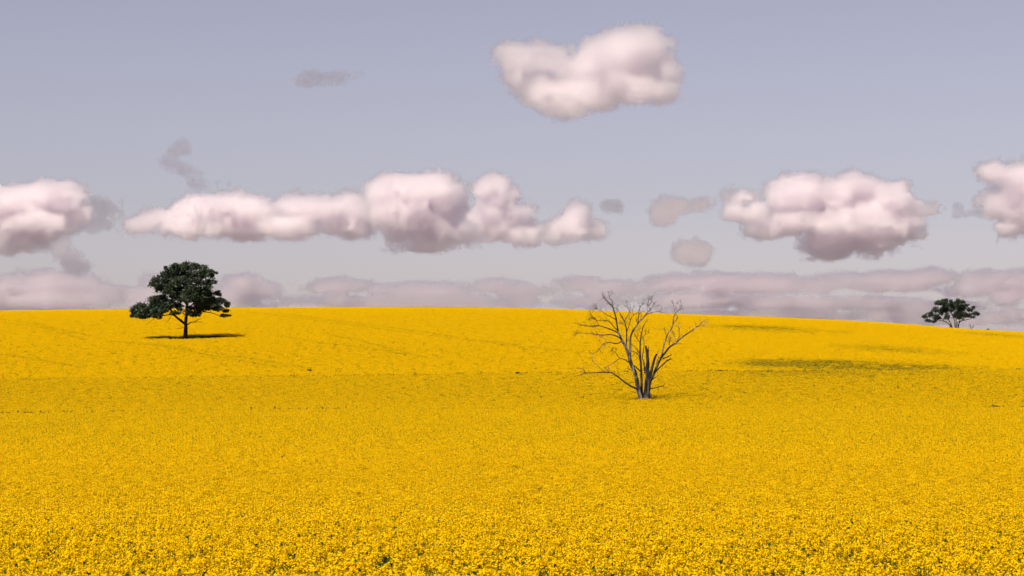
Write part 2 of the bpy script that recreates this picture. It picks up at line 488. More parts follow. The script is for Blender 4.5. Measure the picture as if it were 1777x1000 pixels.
def canola_tile(name, size, per_m2, flowers, fl_w, bloom, seed, leaf_n):
    rng = np.random.default_rng(seed)
    nh = int(size * size * per_m2)
    # plants in loose clumps
    npl = max(4, nh // 5)
    pc = rng.uniform(-size/2, size/2, (npl, 2)); pz = rng.normal(0, 0.085, npl)
    w = rng.integers(0, npl, nh)
    xy = pc[w] + rng.normal(0, 0.055 if fl_w < 0.025 else 0.085, (nh, 2))
    top = CROP_H + pz[w] + rng.normal(0, 0.05, nh) - 0.02
    hd = np.column_stack([xy, top])
    V, MI = [], []
    isb = rng.random(nh) < bloom
    hb = hd[isb]
    if len(hb):
        c = np.repeat(hb, flowers, 0); n = len(c)
        an = rng.uniform(0, 2*np.pi, n); t = rng.random(n)
        rad = (0.014 + 0.034 * np.sqrt(t)) * rng.uniform(0.8, 1.25, n)
        off = np.column_stack([np.cos(an) * rad, np.sin(an) * rad, 0.01 - 0.085 * t])
        nr = off * np.array([1, 1, 0.0]) * 16 + np.column_stack([rng.normal(0, .35, n), rng.normal(0, .35, n), 0.55 + rng.random(n) * 0.6])
        u, v = rot_to(nr, rng.uniform(0, 6.28, n))
        s = fl_w * rng.uniform(0.8, 1.2, n)[:, None]
        p = c + off
        if fl_w < 0.02:                            # two crossed petal pairs per flower
            V.append(quads(p, u * s * 0.5, v * s * 0.22)); V.append(quads(p + 0.001, u * s * 0.22, v * s * 0.5))
            MI.append(np.zeros(2 * n, int))
        else:
            V.append(quads(p, u * s * 0.5, v * s * 0.40)); MI.append(np.zeros(n, int))
    # bud tips / unopened heads
    nb = hd if flowers > 8 else hd[~isb]
    if len(nb):
        n = len(nb)
        k = 2
        c = np.repeat(nb, k, 0) + rng.normal(0, 0.008, (n*k, 3)); c[:, 2] += np.where(np.repeat(isb if flowers > 8 else np.zeros(n, bool), k), 0.016, -0.01)
        u, v = rot_to(rng.normal(size=(n*k, 3)) + [0, 0, .8], rng.uniform(0, 6.28, n*k))
        s = np.where(np.repeat(isb if flowers > 8 else np.zeros(n, bool), k), 0.007, 0.02)[:, None]
        V.append(quads(c, u * s, v * s)); MI.append(np.ones(n*k, int))
    # stems
    st = hd if flowers > 5 else hd[::2]
    n = len(st)
    an = rng.uniform(0, 3.14, n)
    L = rng.uniform(0.45, 0.8, n)
    lean = rng.normal(0, 0.05, (n, 2))
    mid = st - np.column_stack([lean, 0.03 + L / 2])
    u = np.column_stack([np.cos(an), np.sin(an), 0*an]) * (0.0045 if flowers > 5 else 0.009)
    v = np.column_stack([lean, L / 2])
    V.append(quads(mid, u, v)); MI.append(np.ones(n, int))
    # seed pods and leaves below the heads
    n = int(size * size * leaf_n)
    c = np.column_stack([rng.uniform(-size/2, size/2, (n, 2)), CROP_H - 0.16 - 0.75 * rng.random(n) ** 1.3])
    u, v = rot_to(rng.normal(size=(n, 3)) + [0, 0, 0.9], rng.uniform(0, 6.28, n))
    s = rng.uniform(0.03, 0.075, n)[:, None]
    V.append(quads(c, u * s, v * s * 0.45)); MI.append(np.ones(n, int))
    V = np.concatenate(V); MI = np.concatenate(MI)
    F = np.arange(len(V)).reshape(-1, 4)
    o = mesh_obj(name, V, F, mats=[M_PETAL, M_CROPGREEN], mat_idx=MI, link=False)
    o['kind'] = 'stuff'
    return o

TILES = bpy.data.collections.new('canola_tiles')
TILE_ID = {}
def add_tiles(key, n, *a):
    ids = []
    for k in range(n):
        i = len(TILES.objects)
        o = canola_tile('canola_plants', *a[:-1], 1000 + i, a[-1])
        o.name = 'canola_plants.%03d' % (i + 1)
        TILES.objects.link(o); ids.append(i)
    TILE_ID[key] = ids
#                     size per_m2 flowers width bloom  leaves
add_tiles('near0', 3, 1.0, 62, 24, 0.021, 0.93, 300)
add_tiles('near1', 2, 1.0, 70, 20, 0.021, 0.82, 330)
add_tiles('near2', 2, 1.0, 60, 16, 0.021, 0.45, 420)
add_tiles('mid0', 3, 1.0, 120, 10, 0.031, 0.96, 150)
add_tiles('mid1', 2, 1.0, 100, 9, 0.031, 0.87, 200)
add_tiles('mid2', 2, 1.0, 60, 8, 0.034, 0.45, 260)
add_tiles('far0', 3, 1.5, 104, 6, 0.038, 0.98, 45)
add_tiles('dull0', 3, 1.5, 110, 6, 0.036, 0.88, 50)
add_tiles('dull1', 2, 1.5, 100, 6, 0.036, 0.83, 60)
add_tiles('dull2', 2, 1.5, 80, 6, 0.036, 0.66, 100)
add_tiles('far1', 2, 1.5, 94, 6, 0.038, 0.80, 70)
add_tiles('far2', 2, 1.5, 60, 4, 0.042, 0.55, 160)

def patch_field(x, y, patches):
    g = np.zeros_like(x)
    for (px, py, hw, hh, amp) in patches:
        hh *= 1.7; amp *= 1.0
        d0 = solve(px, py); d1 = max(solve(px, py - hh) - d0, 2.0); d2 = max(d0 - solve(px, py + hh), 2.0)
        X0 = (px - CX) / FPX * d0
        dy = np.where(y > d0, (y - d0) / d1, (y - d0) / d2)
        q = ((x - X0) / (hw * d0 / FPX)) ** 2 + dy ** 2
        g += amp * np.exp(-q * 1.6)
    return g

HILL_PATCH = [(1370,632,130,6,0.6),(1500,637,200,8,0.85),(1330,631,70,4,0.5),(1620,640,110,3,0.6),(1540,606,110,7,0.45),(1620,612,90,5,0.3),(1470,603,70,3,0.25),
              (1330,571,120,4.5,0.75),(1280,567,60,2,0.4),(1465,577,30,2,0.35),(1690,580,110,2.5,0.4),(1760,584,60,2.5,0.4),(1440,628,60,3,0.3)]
NEAR_PATCH = [(130,733,120,8,0.55),(220,757,70,3,0.4),(330,712,250,5,0.35),(815,726,40,3,0.4),(770,740,60,3,0.25),(1580,743,60,3,0.35),(1250,752,70,4,0.2),(400,728,160,4,0.3),(60,745,80,5,0.3)]
TRACKS = [[(0,555),(60,562),(110,573),(165,585)],[(0,559),(60,567),(100,575),(145,590)],[(0,615),(80,627),(150,640)],
          [(200,593),(280,602),(350,615),(420,627),(480,639)],[(245,595),(330,606),(430,622),(530,640)],
          [(420,541),(520,553),(620,566),(760,584),(860,597),(980,610)],[(470,543),(600,560),(700,572),(830,590),(1010,613)],
          [(480,583),(560,595),(640,604),(720,617)],[(560,578),(660,600),(740,622)],[(1000,553),(1080,562),(1160,574)]]

def track_field(x, y):
    g = np.zeros_like(x)
    for tr in TRACKS:
        W = np.array([ground_at(px, solve(px, py))[:2] for px, py in tr])
        for a, b in zip(W[:-1], W[1:]):
            d = b - a; L2 = d @ d
            t = np.clip(((x - a[0]) * d[0] + (y - a[1]) * d[1]) / L2, 0, 1)
            dist = np.hypot(x - a[0] - t * d[0], y - a[1] - t * d[1])
            g = np.maximum(g, np.where(dist < 0.75, 0.5, 0))
    return g

def vnoise(x, y, s):
    return NOISE(np.column_stack([x / s, y / s, 0 * x + 5.5]).astype(np.float32))

GT = (322, solve(322, 587))                                  # green tree: photo column and distance
gt_x, gt_y, gt_z = ground_at(*GT)
DT = (1117, solve(1117, 692.5))
dt_x, dt_y, dt_z = ground_at(*DT)

def crop(name, label, y0, y1, step, lods, base, patches, tracks=False, gaps=(), amp=1.0, noise=0.08):
    rng = np.random.default_rng(int(y0))
    ys = np.arange(y0, y1, step)
    X, Y = [], []
    for yy in ys:
        hw = yy * 888.5 / FPX + 7
        n = int(2 * hw / step)
        X.append(np.linspace(-hw, hw, n) + rng.uniform(-step, step) * 0.5); Y.append(np.full(n, yy))
    x = np.concatenate(X); y = np.concatenate(Y)
    x = x + rng.uniform(-.3, .3, len(x)) * step; y = y + rng.uniform(-.3, .3, len(x)) * step
    keep = np.ones(len(x), bool)
    for fn in gaps: keep &= ~fn(x, y)
    x, y = x[keep], y[keep]
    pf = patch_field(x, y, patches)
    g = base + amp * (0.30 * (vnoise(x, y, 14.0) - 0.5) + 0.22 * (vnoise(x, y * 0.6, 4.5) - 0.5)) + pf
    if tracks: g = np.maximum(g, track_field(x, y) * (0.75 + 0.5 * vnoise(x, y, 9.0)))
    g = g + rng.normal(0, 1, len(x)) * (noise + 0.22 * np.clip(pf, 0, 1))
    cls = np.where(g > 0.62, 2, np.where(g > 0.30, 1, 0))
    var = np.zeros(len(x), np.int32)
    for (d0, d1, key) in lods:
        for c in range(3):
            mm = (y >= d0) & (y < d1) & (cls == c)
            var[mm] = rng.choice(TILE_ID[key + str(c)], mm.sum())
    z = ground_z(x, y)
    gx_ = (ground_z(x + 1.5, y) - ground_z(x - 1.5, y)) / 3; gy_ = (ground_z(x, y + 1.5) - ground_z(x, y - 1.5)) / 3
    nr = np.column_stack([-gx_, -gy_, np.ones(len(x))])
    sp = rng.uniform(0, 2*np.pi, len(x))
    # Euler XYZ that spins about z, then tilts to the slope (small angles)
    rot = np.zeros((len(x), 3), np.float32)
    for i in range(len(x)):
        q = Vector((0, 0, 1)).rotation_difference(Vector(nr[i])).to_matrix() @ Matrix.Rotation(sp[i], 3, 'Z')
        rot[i] = q.to_euler()
    me = bpy.data.meshes.new(name)
    me.vertices.add(len(x)); me.vertices.foreach_set('co', np.column_stack([x, y, z]).astype(np.float32).ravel())
    a = me.attributes.new('variant', 'INT', 'POINT'); a.data.foreach_set('value', var)
    a = me.attributes.new('turn', 'FLOAT_VECTOR', 'POINT'); a.data.foreach_set('vector', rot.ravel())
    sc = np.column_stack([np.ones(len(x)), np.ones(len(x)), rng.normal(1, 0.025, len(x)) - 0.05 * (cls == 2)]).astype(np.float32)
    a = me.attributes.new('size', 'FLOAT_VECTOR', 'POINT'); a.data.foreach_set('vector', sc.ravel())
    o = bpy.data.objects.new(name, me); COL.objects.link(o)
    md = o.modifiers.new('plants', 'NODES'); md.node_group = CROP_NG
    tag(o, label, 'crop', kind='stuff')
    return len(x)

ng = bpy.data.node_groups.new('crop_plants', 'GeometryNodeTree')
ng.interface.new_socket('Geometry', in_out='INPUT', socket_type='NodeSocketGeometry')
ng.interface.new_socket('Geometry', in_out='OUTPUT', socket_type='NodeSocketGeometry')
N, L = ng.nodes, ng.links
gi, go = N.new('NodeGroupInput'), N.new('NodeGroupOutput')
iop, ci, e2r = N.new('GeometryNodeInstanceOnPoints'), N.new('GeometryNodeCollectionInfo'), N.new('FunctionNodeEulerToRotation')
ci.inputs['Collection'].default_value = TILES
ci.inputs['Separate Children'].default_value = True
ci.inputs['Reset Children'].default_value = True
def named(dt, nm):
    a = N.new('GeometryNodeInputNamedAttribute'); a.data_type = dt; a.inputs['Name'].default_value = nm
    return a.outputs['Attribute']
L.new(gi.outputs[0], iop.inputs['Points']); L.new(ci.outputs[0], iop.inputs['Instance'])
iop.inputs['Pick Instance'].default_value = True
L.new(named('INT', 'variant'), iop.inputs['Instance Index'])
L.new(named('FLOAT_VECTOR', 'turn'), e2r.inputs[0]); L.new(e2r.outputs[0], iop.inputs['Rotation'])
L.new(named('FLOAT_VECTOR', 'size'), iop.inputs['Scale'])
L.new(iop.outputs[0], go.inputs[0])
CROP_NG = ng

def near_dead(x, y): return ((x - dt_x) / 1.9) ** 2 + ((y - dt_y) / 1.6) ** 2 < 1
def near_green(x, y): return ((x - gt_x - 1.0) / 8.2) ** 2 + ((y - gt_y - 2.5) / 6.5) ** 2 < 1
def fade(a, b, rising):
    r_ = np.random.default_rng(int(a))
    def fn(x, y):
        t = np.clip((y - a) / (b - a), 0, 1)
        u = r_.random(len(x))
        return (u > t) if rising else (u < t)
    return fn
crop('canola_crop', 'bright yellow flowering canola filling the near field up to the fence', 17, 51, 0.86, [(0, 50, 'near'), (50, 999, 'mid')], 0.08, NEAR_PATCH)
crop('canola_crop', 'bright yellow flowering canola in the middle of the near field before the fence', 51, 165, 0.9, [(0, 999, 'mid')], 0.03, NEAR_PATCH, gaps=(fade(125, 165, False),))
crop('canola_crop', 'finer looking yellow canola at the back of the near field against the fence', 105, 259.2, 1.35, [(0, 999, 'dull')], 0.03, NEAR_PATCH, gaps=(fade(105, 145, True),), amp=0.7)
crop('canola_crop', 'duller yellow canola round the dead tree between fence and hill', 261.2, 329.4, 1.35, [(0, 999, 'dull')], 0.18, [(1500,648,210,8,0.55),(1330,647,120,5,0.4)], gaps=(near_dead,), amp=0.25)
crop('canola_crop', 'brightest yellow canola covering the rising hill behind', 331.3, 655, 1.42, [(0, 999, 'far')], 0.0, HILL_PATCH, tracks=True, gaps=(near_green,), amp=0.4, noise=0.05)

# ------------------------------------------------------------------ grass where no canola grows
def grass(name, label, pts, hmin, hmax, seed):
    rng = np.random.default_rng(seed)
    pts = np.asarray(pts); n = len(pts)
    z = ground_z(pts[:, 0], pts[:, 1])
    an = rng.uniform(0, 3.14, n); h = rng.uniform(hmin, hmax, n)
    u = np.column_stack([np.cos(an), np.sin(an), 0*an]) * rng.uniform(.02, .06, n)[:, None]
    v = np.column_stack([rng.normal(0, .08, n), rng.normal(0, .08, n), h / 2])
    V = quads(np.column_stack([pts, z]) + v, u, v)
    o = mesh_obj(name, V, np.arange(len(V)).reshape(-1, 4), M_GRASS)
    tag(o, label, 'grass', kind='stuff')

r = np.random.default_rng(5)
t = r.uniform(0, 6.28, 9000); q = np.sqrt(r.random(9000))
grass('grass', 'dark green grass under and around the spreading green tree', np.column_stack([gt_x + 1 + 8.5*q*np.cos(t), gt_y + 1.5 + 6*q*np.sin(t)]), 0.5, 1.05, 6)
t = r.uniform(0, 6.28, 1800); q = np.sqrt(r.random(1800))
grass('grass', 'green grass tufts round the foot of the dead tree', np.column_stack([dt_x + 4.5*q*np.cos(t), dt_y + 1.9*q*np.sin(t)]), 0.7, 1.28, 7)

def verge(y, spans, seed):
    rg = np.random.default_rng(seed); P = []
    for a, b, n in spans:
        px = rg.uniform(a, b, n)
        px = a + (b - a) * np.clip((px - a) / (b - a) + 0.03 * np.sin(px * 0.37), 0, 1)
        keep = vnoise(px, 0 * px + y, 9.0) + 0.5 * vnoise(px, 0 * px + y * 2, 2.5) > 0.82
        px = px[keep]; n = len(px)
        d = y + rg.normal(0, 0.35, n)
        P.append(np.column_stack([(px - CX) / FPX * d, d]))
    return np.concatenate(P)
grass('grass', 'thin line of rank green grass along the old fence', verge(260.2, [(-20, 75, 1500), (75, 210, 700), (210, 400, 250), (420, 640, 420), (640, 900, 260),
      (1000, 1270, 260), (1400, 1700, 260), (1690, 1790, 500)], 71), 1.0, 1.42, 72)
grass('grass', 'thin line of rank green grass where the hill crop begins', verge(330.4, [(-20, 400, 500), (400, 760, 700), (700, 1100, 1100), (1100, 1300, 900),
      (1250, 1800, 1800)], 73), 0.95, 1.4, 74)

# ------------------------------------------------------------------ woody things
def tube(path, radii, sides=7, rng=None, wob=0.0, cap=True):
    """smooth tapered tube through path points -> verts, quads."""
    P = np.asarray(path, float); R = np.asarray(radii, float)
    s = np.concatenate([[0], np.cumsum(np.linalg.norm(np.diff(P, axis=0), axis=1))])
    n = max(3, min(40, int(len(P) * 2.5)))
    sq = np.linspace(0, s[-1], n)
    if len(P) > 2: Q = pchip(s, P, sq)
    else: Q = np.stack([np.interp(sq, s, P[:, i]) for i in range(3)], 1)
    rq = np.interp(sq, s, R)
    T = np.gradient(Q, axis=0); T /= np.linalg.norm(T, axis=1, keepdims=True) + 1e-9
    ref = np.array([0.13, 0.97, 0.21])
    U = np.cross(T, ref); U /= np.linalg.norm(U, axis=1, keepdims=True) + 1e-9
    W = np.cross(T, U)
    a = np.linspace(0, 2*np.pi, sides, endpoint=False)
    rad = rq[:, None] * (1 + (rng.normal(0, wob, (n, sides)) if rng is not None and wob else 0))
    V = Q[:, None, :] + rad[..., None] * (np.cos(a)[None, :, None] * U[:, None, :] + np.sin(a)[None, :, None] * W[:, None, :])
    V = V.reshape(-1, 3)
    I = np.arange(n * sides).reshape(n, sides); J = np.roll(I, -1, 1)
    F = np.stack([I[:-1], J[:-1], J[1:], I[1:]], -1).reshape(-1, 4)
    if cap:
        e = len(V)
        V = np.vstack([V, Q[-1] + T[-1] * rq[-1] * 0.6])
        F = np.vstack([F, np.stack([I[-1], J[-1], np.full(sides, e), np.full(sides, e)], -1)])
    return V, F

def merge(parts):
    Vs, Fs, o = [], [], 0
    for v, f in parts:
        Vs.append(v); Fs.append(f + o); o += len(v)
    V = np.vstack(Vs); F = np.vstack(Fs)
    return V, F

def faces_obj(name, V, F, mat, parent):
    """quads, with the doubled last index of cap triangles dropped."""
    me = bpy.data.meshes.new(name)
    fl = [tuple(f[:3]) if f[2] == f[3] else tuple(f) for f in F.tolist()]
    me.from_pydata([tuple(v) for v in V.tolist()], [], fl)
    me.materials.append(mat)
    me.polygons.foreach_set('use_smooth', np.ones(len(me.polygons), bool))
    me.update()
    o = bpy.data.objects.new(name, me); COL.objects.link(o); o.parent = parent
    return o

class Trace:
    """turns points read off a zoomed crop of the photo into metres about a tree's foot at its own distance."""
    def __init__(s, x0, y0, zoom, foot_px, foot_py, dist):
        s.x0, s.y0, s.zoom, s.fx, s.fy, s.k = x0, y0, zoom, foot_px, foot_py, dist / FPX
    def p(s, zx, zy, dy=0.0):
        return ((s.x0 + zx / s.zoom - s.fx) * s.k, dy, (s.fy - s.y0 - zy / s.zoom) * s.k + CROP_H)
    def r(s, w): return w / s.zoom * s.k / 2
    def line(s, pts, d0, d1, down=0.0):
        n = len(pts)
        return [s.p(x, y, d0 + (d1 - d0) * i / max(1, n - 1)) for i, (x, y) in enumerate(pts)]

def twig_tree(p, d, length, rad, depth, rng, out):
    """small recursive twig: appends tubes."""
    n = 4
    pts = [np.array(p)]; dd = np.array(d, float)
    for i in range(n):
        dd = dd + rng.normal(0, 0.22, 3) + np.array([0, 0, 0.04]); dd /= np.linalg.norm(dd)
        pts.append(pts[-1] + dd * length / n)
    out.append(tube(pts, np.linspace(rad, rad * 0.35, n + 1), 4))
    if depth > 0:
        for k in range(rng.integers(2, 4)):
            i = rng.integers(1, n)
            nd = dd + rng.normal(0, 0.6, 3); nd /= np.linalg.norm(nd)
            twig_tree(pts[i], nd, length * rng.uniform(0.45, 0.7), rad * 0.65, depth - 1, rng, out)

# --- the dead tree
def dead_tree():
    rng = np.random.default_rng(21)
    T = Trace(980, 490, 4.545, 1117, 693, DT[1])
    root = empty('dead_tree', (dt_x, dt_y, dt_z))
    tag(root, 'bare dead tree with many trunks and pale twisted branches standing in canola', 'tree')
    def limb(name, pts, w0, w1, d0, d1, mat=M_DEAD, twigs=0, base=False, sides=8, tl=1.05):
        P = T.line(pts, d0, d1)
        if base: P = [(P[0][0], P[0][1], 0.0)] + P
        n = len(P)
        R = np.interp(np.linspace(0, 1, n), [0, 1], [T.r(w0) * 0.8, T.r(w1) * 0.85])
        if base: R[0] *= 1.1
        V, F = tube(P, R, sides, rng, 0.07)
        parts = [(V, F)]
        o = faces_obj(name, V, F, mat, root)
        if twigs:
            tw = []
            Pn = np.array(P)
            for k in range(int(twigs * 1.4 + 0.5)):
                u = rng.uniform(0.30, 1.0) * (n - 1); i = min(int(u), n - 2); f = u - i
                p = Pn[i] * (1 - f) + Pn[i + 1] * f
                d = Pn[i + 1] - Pn[i]; d = d / np.linalg.norm(d) + rng.normal(0, 0.65, 3); d /= np.linalg.norm(d)
                twig_tree(p, d, tl * rng.uniform(0.5, 1.1), max(0.020, T.r(w1) * 0.6), 1 + (tl > 1.0), rng, tw)
            V, F = merge(tw)
            faces_obj('twig', V, F, mat, o)['kind'] = 'stuff'
        return o
    # trunks
    limb('trunk', [(600,915),(580,850),(566,770),(547,700),(526,655),(506,590),(490,540),(466,490),(437,440),(416,390)], 52, 20, 0, -1.3, M_DEAD, 0, True, 10)
    limb('trunk', [(612,920),(609,850),(608,760),(605,690),(603,640),(598,600),(597,540),(598,480),(605,430),(615,380),(625,345),(640,330)], 30, 5, 0.5, 0.9, M_CHAR, 6, True)
    limb('trunk', [(642,920),(646,860),(650,800),(654,740),(651,700),(655,640),(652,580),(648,540),(640,505)], 66, 18, 0, 0.2, M_CHAR, 0, True, 10)
    limb('trunk', [(658,900),(662,830),(668,760),(685,690),(697,640),(711,592),(722,570)], 44, 16, -0.2, -0.5, M_CHAR, 0, True, 9)
    limb('trunk', [(664,860),(668,800),(688,755),(707,708),(731,650),(756,600),(790,555),(815,520),(840,500),(870,480)], 30, 13, -0.2, -1.5, M_CHAR, 0, False, 9)
    limb('root_flare', [(650,850),(668,875),(684,925)], 22, 14, -0.3, -0.6, M_CHAR, 0)
    # left crown
    limb('branch', [(418,395),(408,340),(401,290),(386,235),(371,195),(341,165),(316,135),(298,120)], 18, 4, -1.3, -2.0, M_CHAR, 9)
    limb('branch', [(371,200),(374,160),(350,130),(342,98)], 7, 2.5, -1.9, -2.2, M_CHAR, 3)
    limb('branch', [(515,625),(514,560),(517,500),(517,450),(526,410),(555,360),(580,325),(606,298),(632,268),(656,240),(684,208),(698,190)], 24, 5, -0.6, 0.6, M_DEAD, 8)
    limb('branch', [(634,266),(662,252),(690,241),(740,233),(768,236)], 8, 2.5, 0.3, 0.9, M_DEAD, 4)
    limb('branch', [(656,240),(651,200),(664,150),(668,115)], 8, 2.5, 0.5, 0.2, M_DEAD, 5)
    limb('branch', [(662,190),(690,152),(693,128)], 5, 2, 0.4, 0.8, M_DEAD, 2)
    limb('branch', [(580,325),(581,280),(586,225),(592,200),(616,170)], 9, 3, 0, -0.6, M_CHAR, 5)
    limb('branch', [(482,515),(485,450),(487,400),(481,350),(470,310),(454,280),(421,222),(404,195)], 17, 3.5, -0.9, 0.4, M_CHAR, 7)
    limb('branch', [(487,392),(510,330),(521,285),(541,264)], 9, 3, -0.4, -1.0, M_CHAR, 5)
    limb('branch', [(470,312),(494,270),(510,235),(500,200),(489,150)], 8, 2.5, 0, 0.7, M_DEAD, 4)
    limb('branch', [(509,236),(540,214),(555,190)], 4, 2, 0.6, 0.9, M_DEAD, 2)
    limb('branch', [(481,352),(460,335),(436,315)], 6, 2.5, -0.3, -0.9, M_DEAD, 3)
    limb('branch', [(442,450),(402,427),(360,415),(300,420),(240,415),(180,405),(110,404)], 14, 3, -1.2, -2.4, M_CHAR, 9)
    limb('branch', [(418,402),(372,380),(320,360),(265,346),(205,350),(150,343),(110,330)], 14, 3, -1.3, -0.2, M_CHAR, 9)
    limb('branch', [(265,346),(241,292),(204,264)], 6, 2.5, -0.8, -0.6, M_CHAR, 4)
    limb('branch', [(411,382),(380,350),(352,317),(300,303),(250,306),(225,290),(188,279)], 10, 2.5, -1.2, -2.6, M_CHAR, 8)
    limb('branch', [(401,300),(360,275),(320,258),(290,230),(265,220),(244,204)], 9, 2.5, -1.5, -0.6, M_CHAR, 7)
    limb('branch', [(446,470),(402,487),(352,478),(315,481),(290,500),(256,545),(213,567)], 12, 3, -1.1, -2.0, M_CHAR, 6)
    limb('branch', [(330,479),(312,452),(290,430)], 5, 2, -1.6, -1.2, M_DEAD, 3)
    limb('branch', [(606,712),(575,685),(546,660),(510,638),(471,612),(430,601),(402,562),(384,546),(360,541)], 15, 3, 0.3, -1.8, M_CHAR, 5)
    limb('branch', [(430,602),(382,636),(345,660),(314,672)], 8, 2.5, -1.0, -1.5, M_DEAD, 4)
    limb('branch', [(535,702),(512,690),(478,683)], 7, 3, -0.3, -0.6, M_CHAR, 1)
    limb('branch', [(572,845),(522,822),(471,790),(440,766),(401,735),(342,711),(270,713),(200,716),(160,716),(128,730),(94,738)], 20, 3.5, -0.3, -2.2, M_CHAR, 8)
    limb('branch', [(162,716),(141,692),(108,678)], 5, 2, -2.0, -2.2, M_DEAD, 2)
    limb('branch', [(310,708),(276,680),(241,650),(214,623)], 4, 1.8, -1.6, -1.8, M_DEAD, 2)
    limb('branch', [(548,798),(520,790),(505,795)], 6, 2.5, -0.3, -0.7, M_CHAR, 2, tl=.7)
    # middle
    limb('branch', [(598,482),(576,452),(560,425),(550,400)], 7, 3, 0.8, 0.4, M_CHAR, 3)
    limb('branch', [(604,592),(580,575),(541,551),(504,549)], 9, 3, 0.6, 0.0, M_CHAR, 2)
    limb('branch', [(592,565),(560,520),(530,490),(504,460)], 8, 3, 0.6, 1.0, M_CHAR, 2)
    limb('branch', [(611,442),(641,414),(682,400)], 6, 2, 0.8, 1.2, M_CHAR, 3)
    limb('branch', [(625,700),(628,640),(612,600),(621,540),(626,480),(616,430)], 13, 4, 0.2, -0.2, M_CHAR, 2)
    limb('branch', [(653,600),(660,550),(660,510)], 12, 7, 0.1, 0.1, M_CHAR, 0)
    limb('branch', [(716,590),(732,560),(738,540)], 10, 5, -0.5, -0.6, M_CHAR, 0)
    limb('branch', [(630,720),(635,690),(620,640)], 16, 8, 0.1, 0.3, M_CHAR, 0)
    # right crown
    limb('branch', [(866,484),(902,450),(942,420),(986,390),(1022,360),(1060,335),(1078,312)], 15, 4, -1.5, -2.2, M_DEAD, 6)
    limb('branch', [(1020,362),(1050,350),(1084,338)], 5, 2, -2.0, -1.8, M_DEAD, 2)
    limb('branch', [(866,490),(890,489),(914,487)], 6, 4, -1.4, -1.6, M_DEAD, 1, tl=.6)
    limb('branch', [(864,482),(900,430),(892,370)], 6, 2, -1.4, -0.9, M_DEAD, 4)
    limb('branch', [(866,470),(862,430),(856,395)], 5, 2, -1.3, -1.6, M_DEAD, 3)
    limb('branch', [(756,600),(770,540),(785,480),(800,440),(815,400),(841,370),(855,330),(860,280),(870,245),(866,215),(855,165),(840,152)], 15, 3, -0.9, 0.6, M_DEAD, 5)
    limb('branch', [(870,248),(902,220),(924,192),(924,178)], 7, 2.5, 0.3, 0.7, M_CHAR, 2)
    limb('branch', [(868,228),(878,190),(892,150)], 4, 1.6, 0.4, 0.1, M_DEAD, 1)
    limb('branch', [(855,332),(884,291),(890,273)], 6, 2.5, 0.1, -0.4, M_CHAR, 2)
    limb('branch', [(800,442),(792,400),(788,368)], 5, 2, -0.3, 0.1, M_DEAD, 2)
    limb('branch', [(790,560),(826,505),(820,470),(842,436)], 8, 3, -1.1, -0.7, M_CHAR, 4)
    limb('branch', [(702,722),(741,680),(780,642),(820,612),(834,606)], 15, 10, -0.6, -1.0, M_CHAR, 1, tl=.5)
    limb('branch', [(768,604),(808,590),(836,570)], 13, 8, -1.0, -1.4, M_CHAR, 0)
    limb('branch', [(722,650),(735,605),(765,585)], 9, 5, -0.6, -0.3, M_CHAR, 1, tl=.5)
    limb('branch', [(676,842),(721,832),(770,820),(790,798)], 11, 4, -0.3, -0.6, M_CHAR, 2, tl=.6)
    limb('branch', [(768,820),(800,832),(812,824)], 4, 2, -0.6, -0.8, M_CHAR, 0)
    limb('branch', [(688,772),(706,757),(722,745)], 7, 4, -0.3, -0.5, M_CHAR, 1, tl=.4)
    # epicormic tuft of dead twigs at the base
    tw = []
    for k in range(34):
        p = T.p(rng.uniform(570, 700), rng.uniform(700, 900), rng.uniform(-0.8, -0.4))
        d = rng.normal(0, .5, 3) + [0, -.2, 0.7]; d /= np.linalg.norm(d)
        twig_tree(p, d, rng.uniform(.3, .7), 0.012, 1, rng, tw)
    V, F = merge(tw); faces_obj('twig', V, F, M_CHAR, root)['kind'] = 'stuff'
dead_tree()

# --- leafy trees
def foliage(T, clumps, rng, depth_r, leaf, per_area, cen, sub=14):
    """leaf-sized faces spread through traced clumps; each clump is made of smaller sprays."""
    V = []
    for (zx, zy, rx, ry) in clumps:
        nx = (zx - cen[0]) / cen[2]
        D = depth_r * math.sqrt(max(0.08, 1 - min(1, nx * nx)))
        rx *= 1.08; ry *= 1.08
        A = T.r(2 * rx) * T.r(2 * ry)
        for rep in range(2):
            dy = rng.uniform(-0.75, 0.75) * D if rep else rng.uniform(-0.9, 0.1) * D
            c0 = np.array(T.p(zx, zy, dy))
            R = np.array([T.r(2 * rx), 0.5 * (T.r(2*rx) + T.r(2*ry)), T.r(2 * ry)])
            for k in range(sub):
                v = rng.normal(size=3); v /= np.linalg.norm(v); v *= rng.uniform(0.25, 0.85)
                c = c0 + v * R; r_ = R * rng.uniform(0.32, 0.60)
                n = int(per_area * A / sub / 2) + 3
                w = rng.normal(size=(n, 3)); w /= np.linalg.norm(w, axis=1, keepdims=True); w *= (rng.random((n, 1)) ** 0.4) * np.where(rng.random((n, 1)) < 0.18, 1.5, 1.0)
                p = c + w * r_
                nn = w + rng.normal(0, 0.6, (n, 3)) + [0, 0, 0.35]
                u, vv = rot_to(nn, rng.uniform(0, 6.28, n))
                s = leaf * rng.uniform(0.6, 1.25, n)[:, None]
                V.append(quads(p, u * s * 0.5, vv * s * 0.27))
    V = np.concatenate(V)
    return V, np.arange(len(V)).reshape(-1, 4)

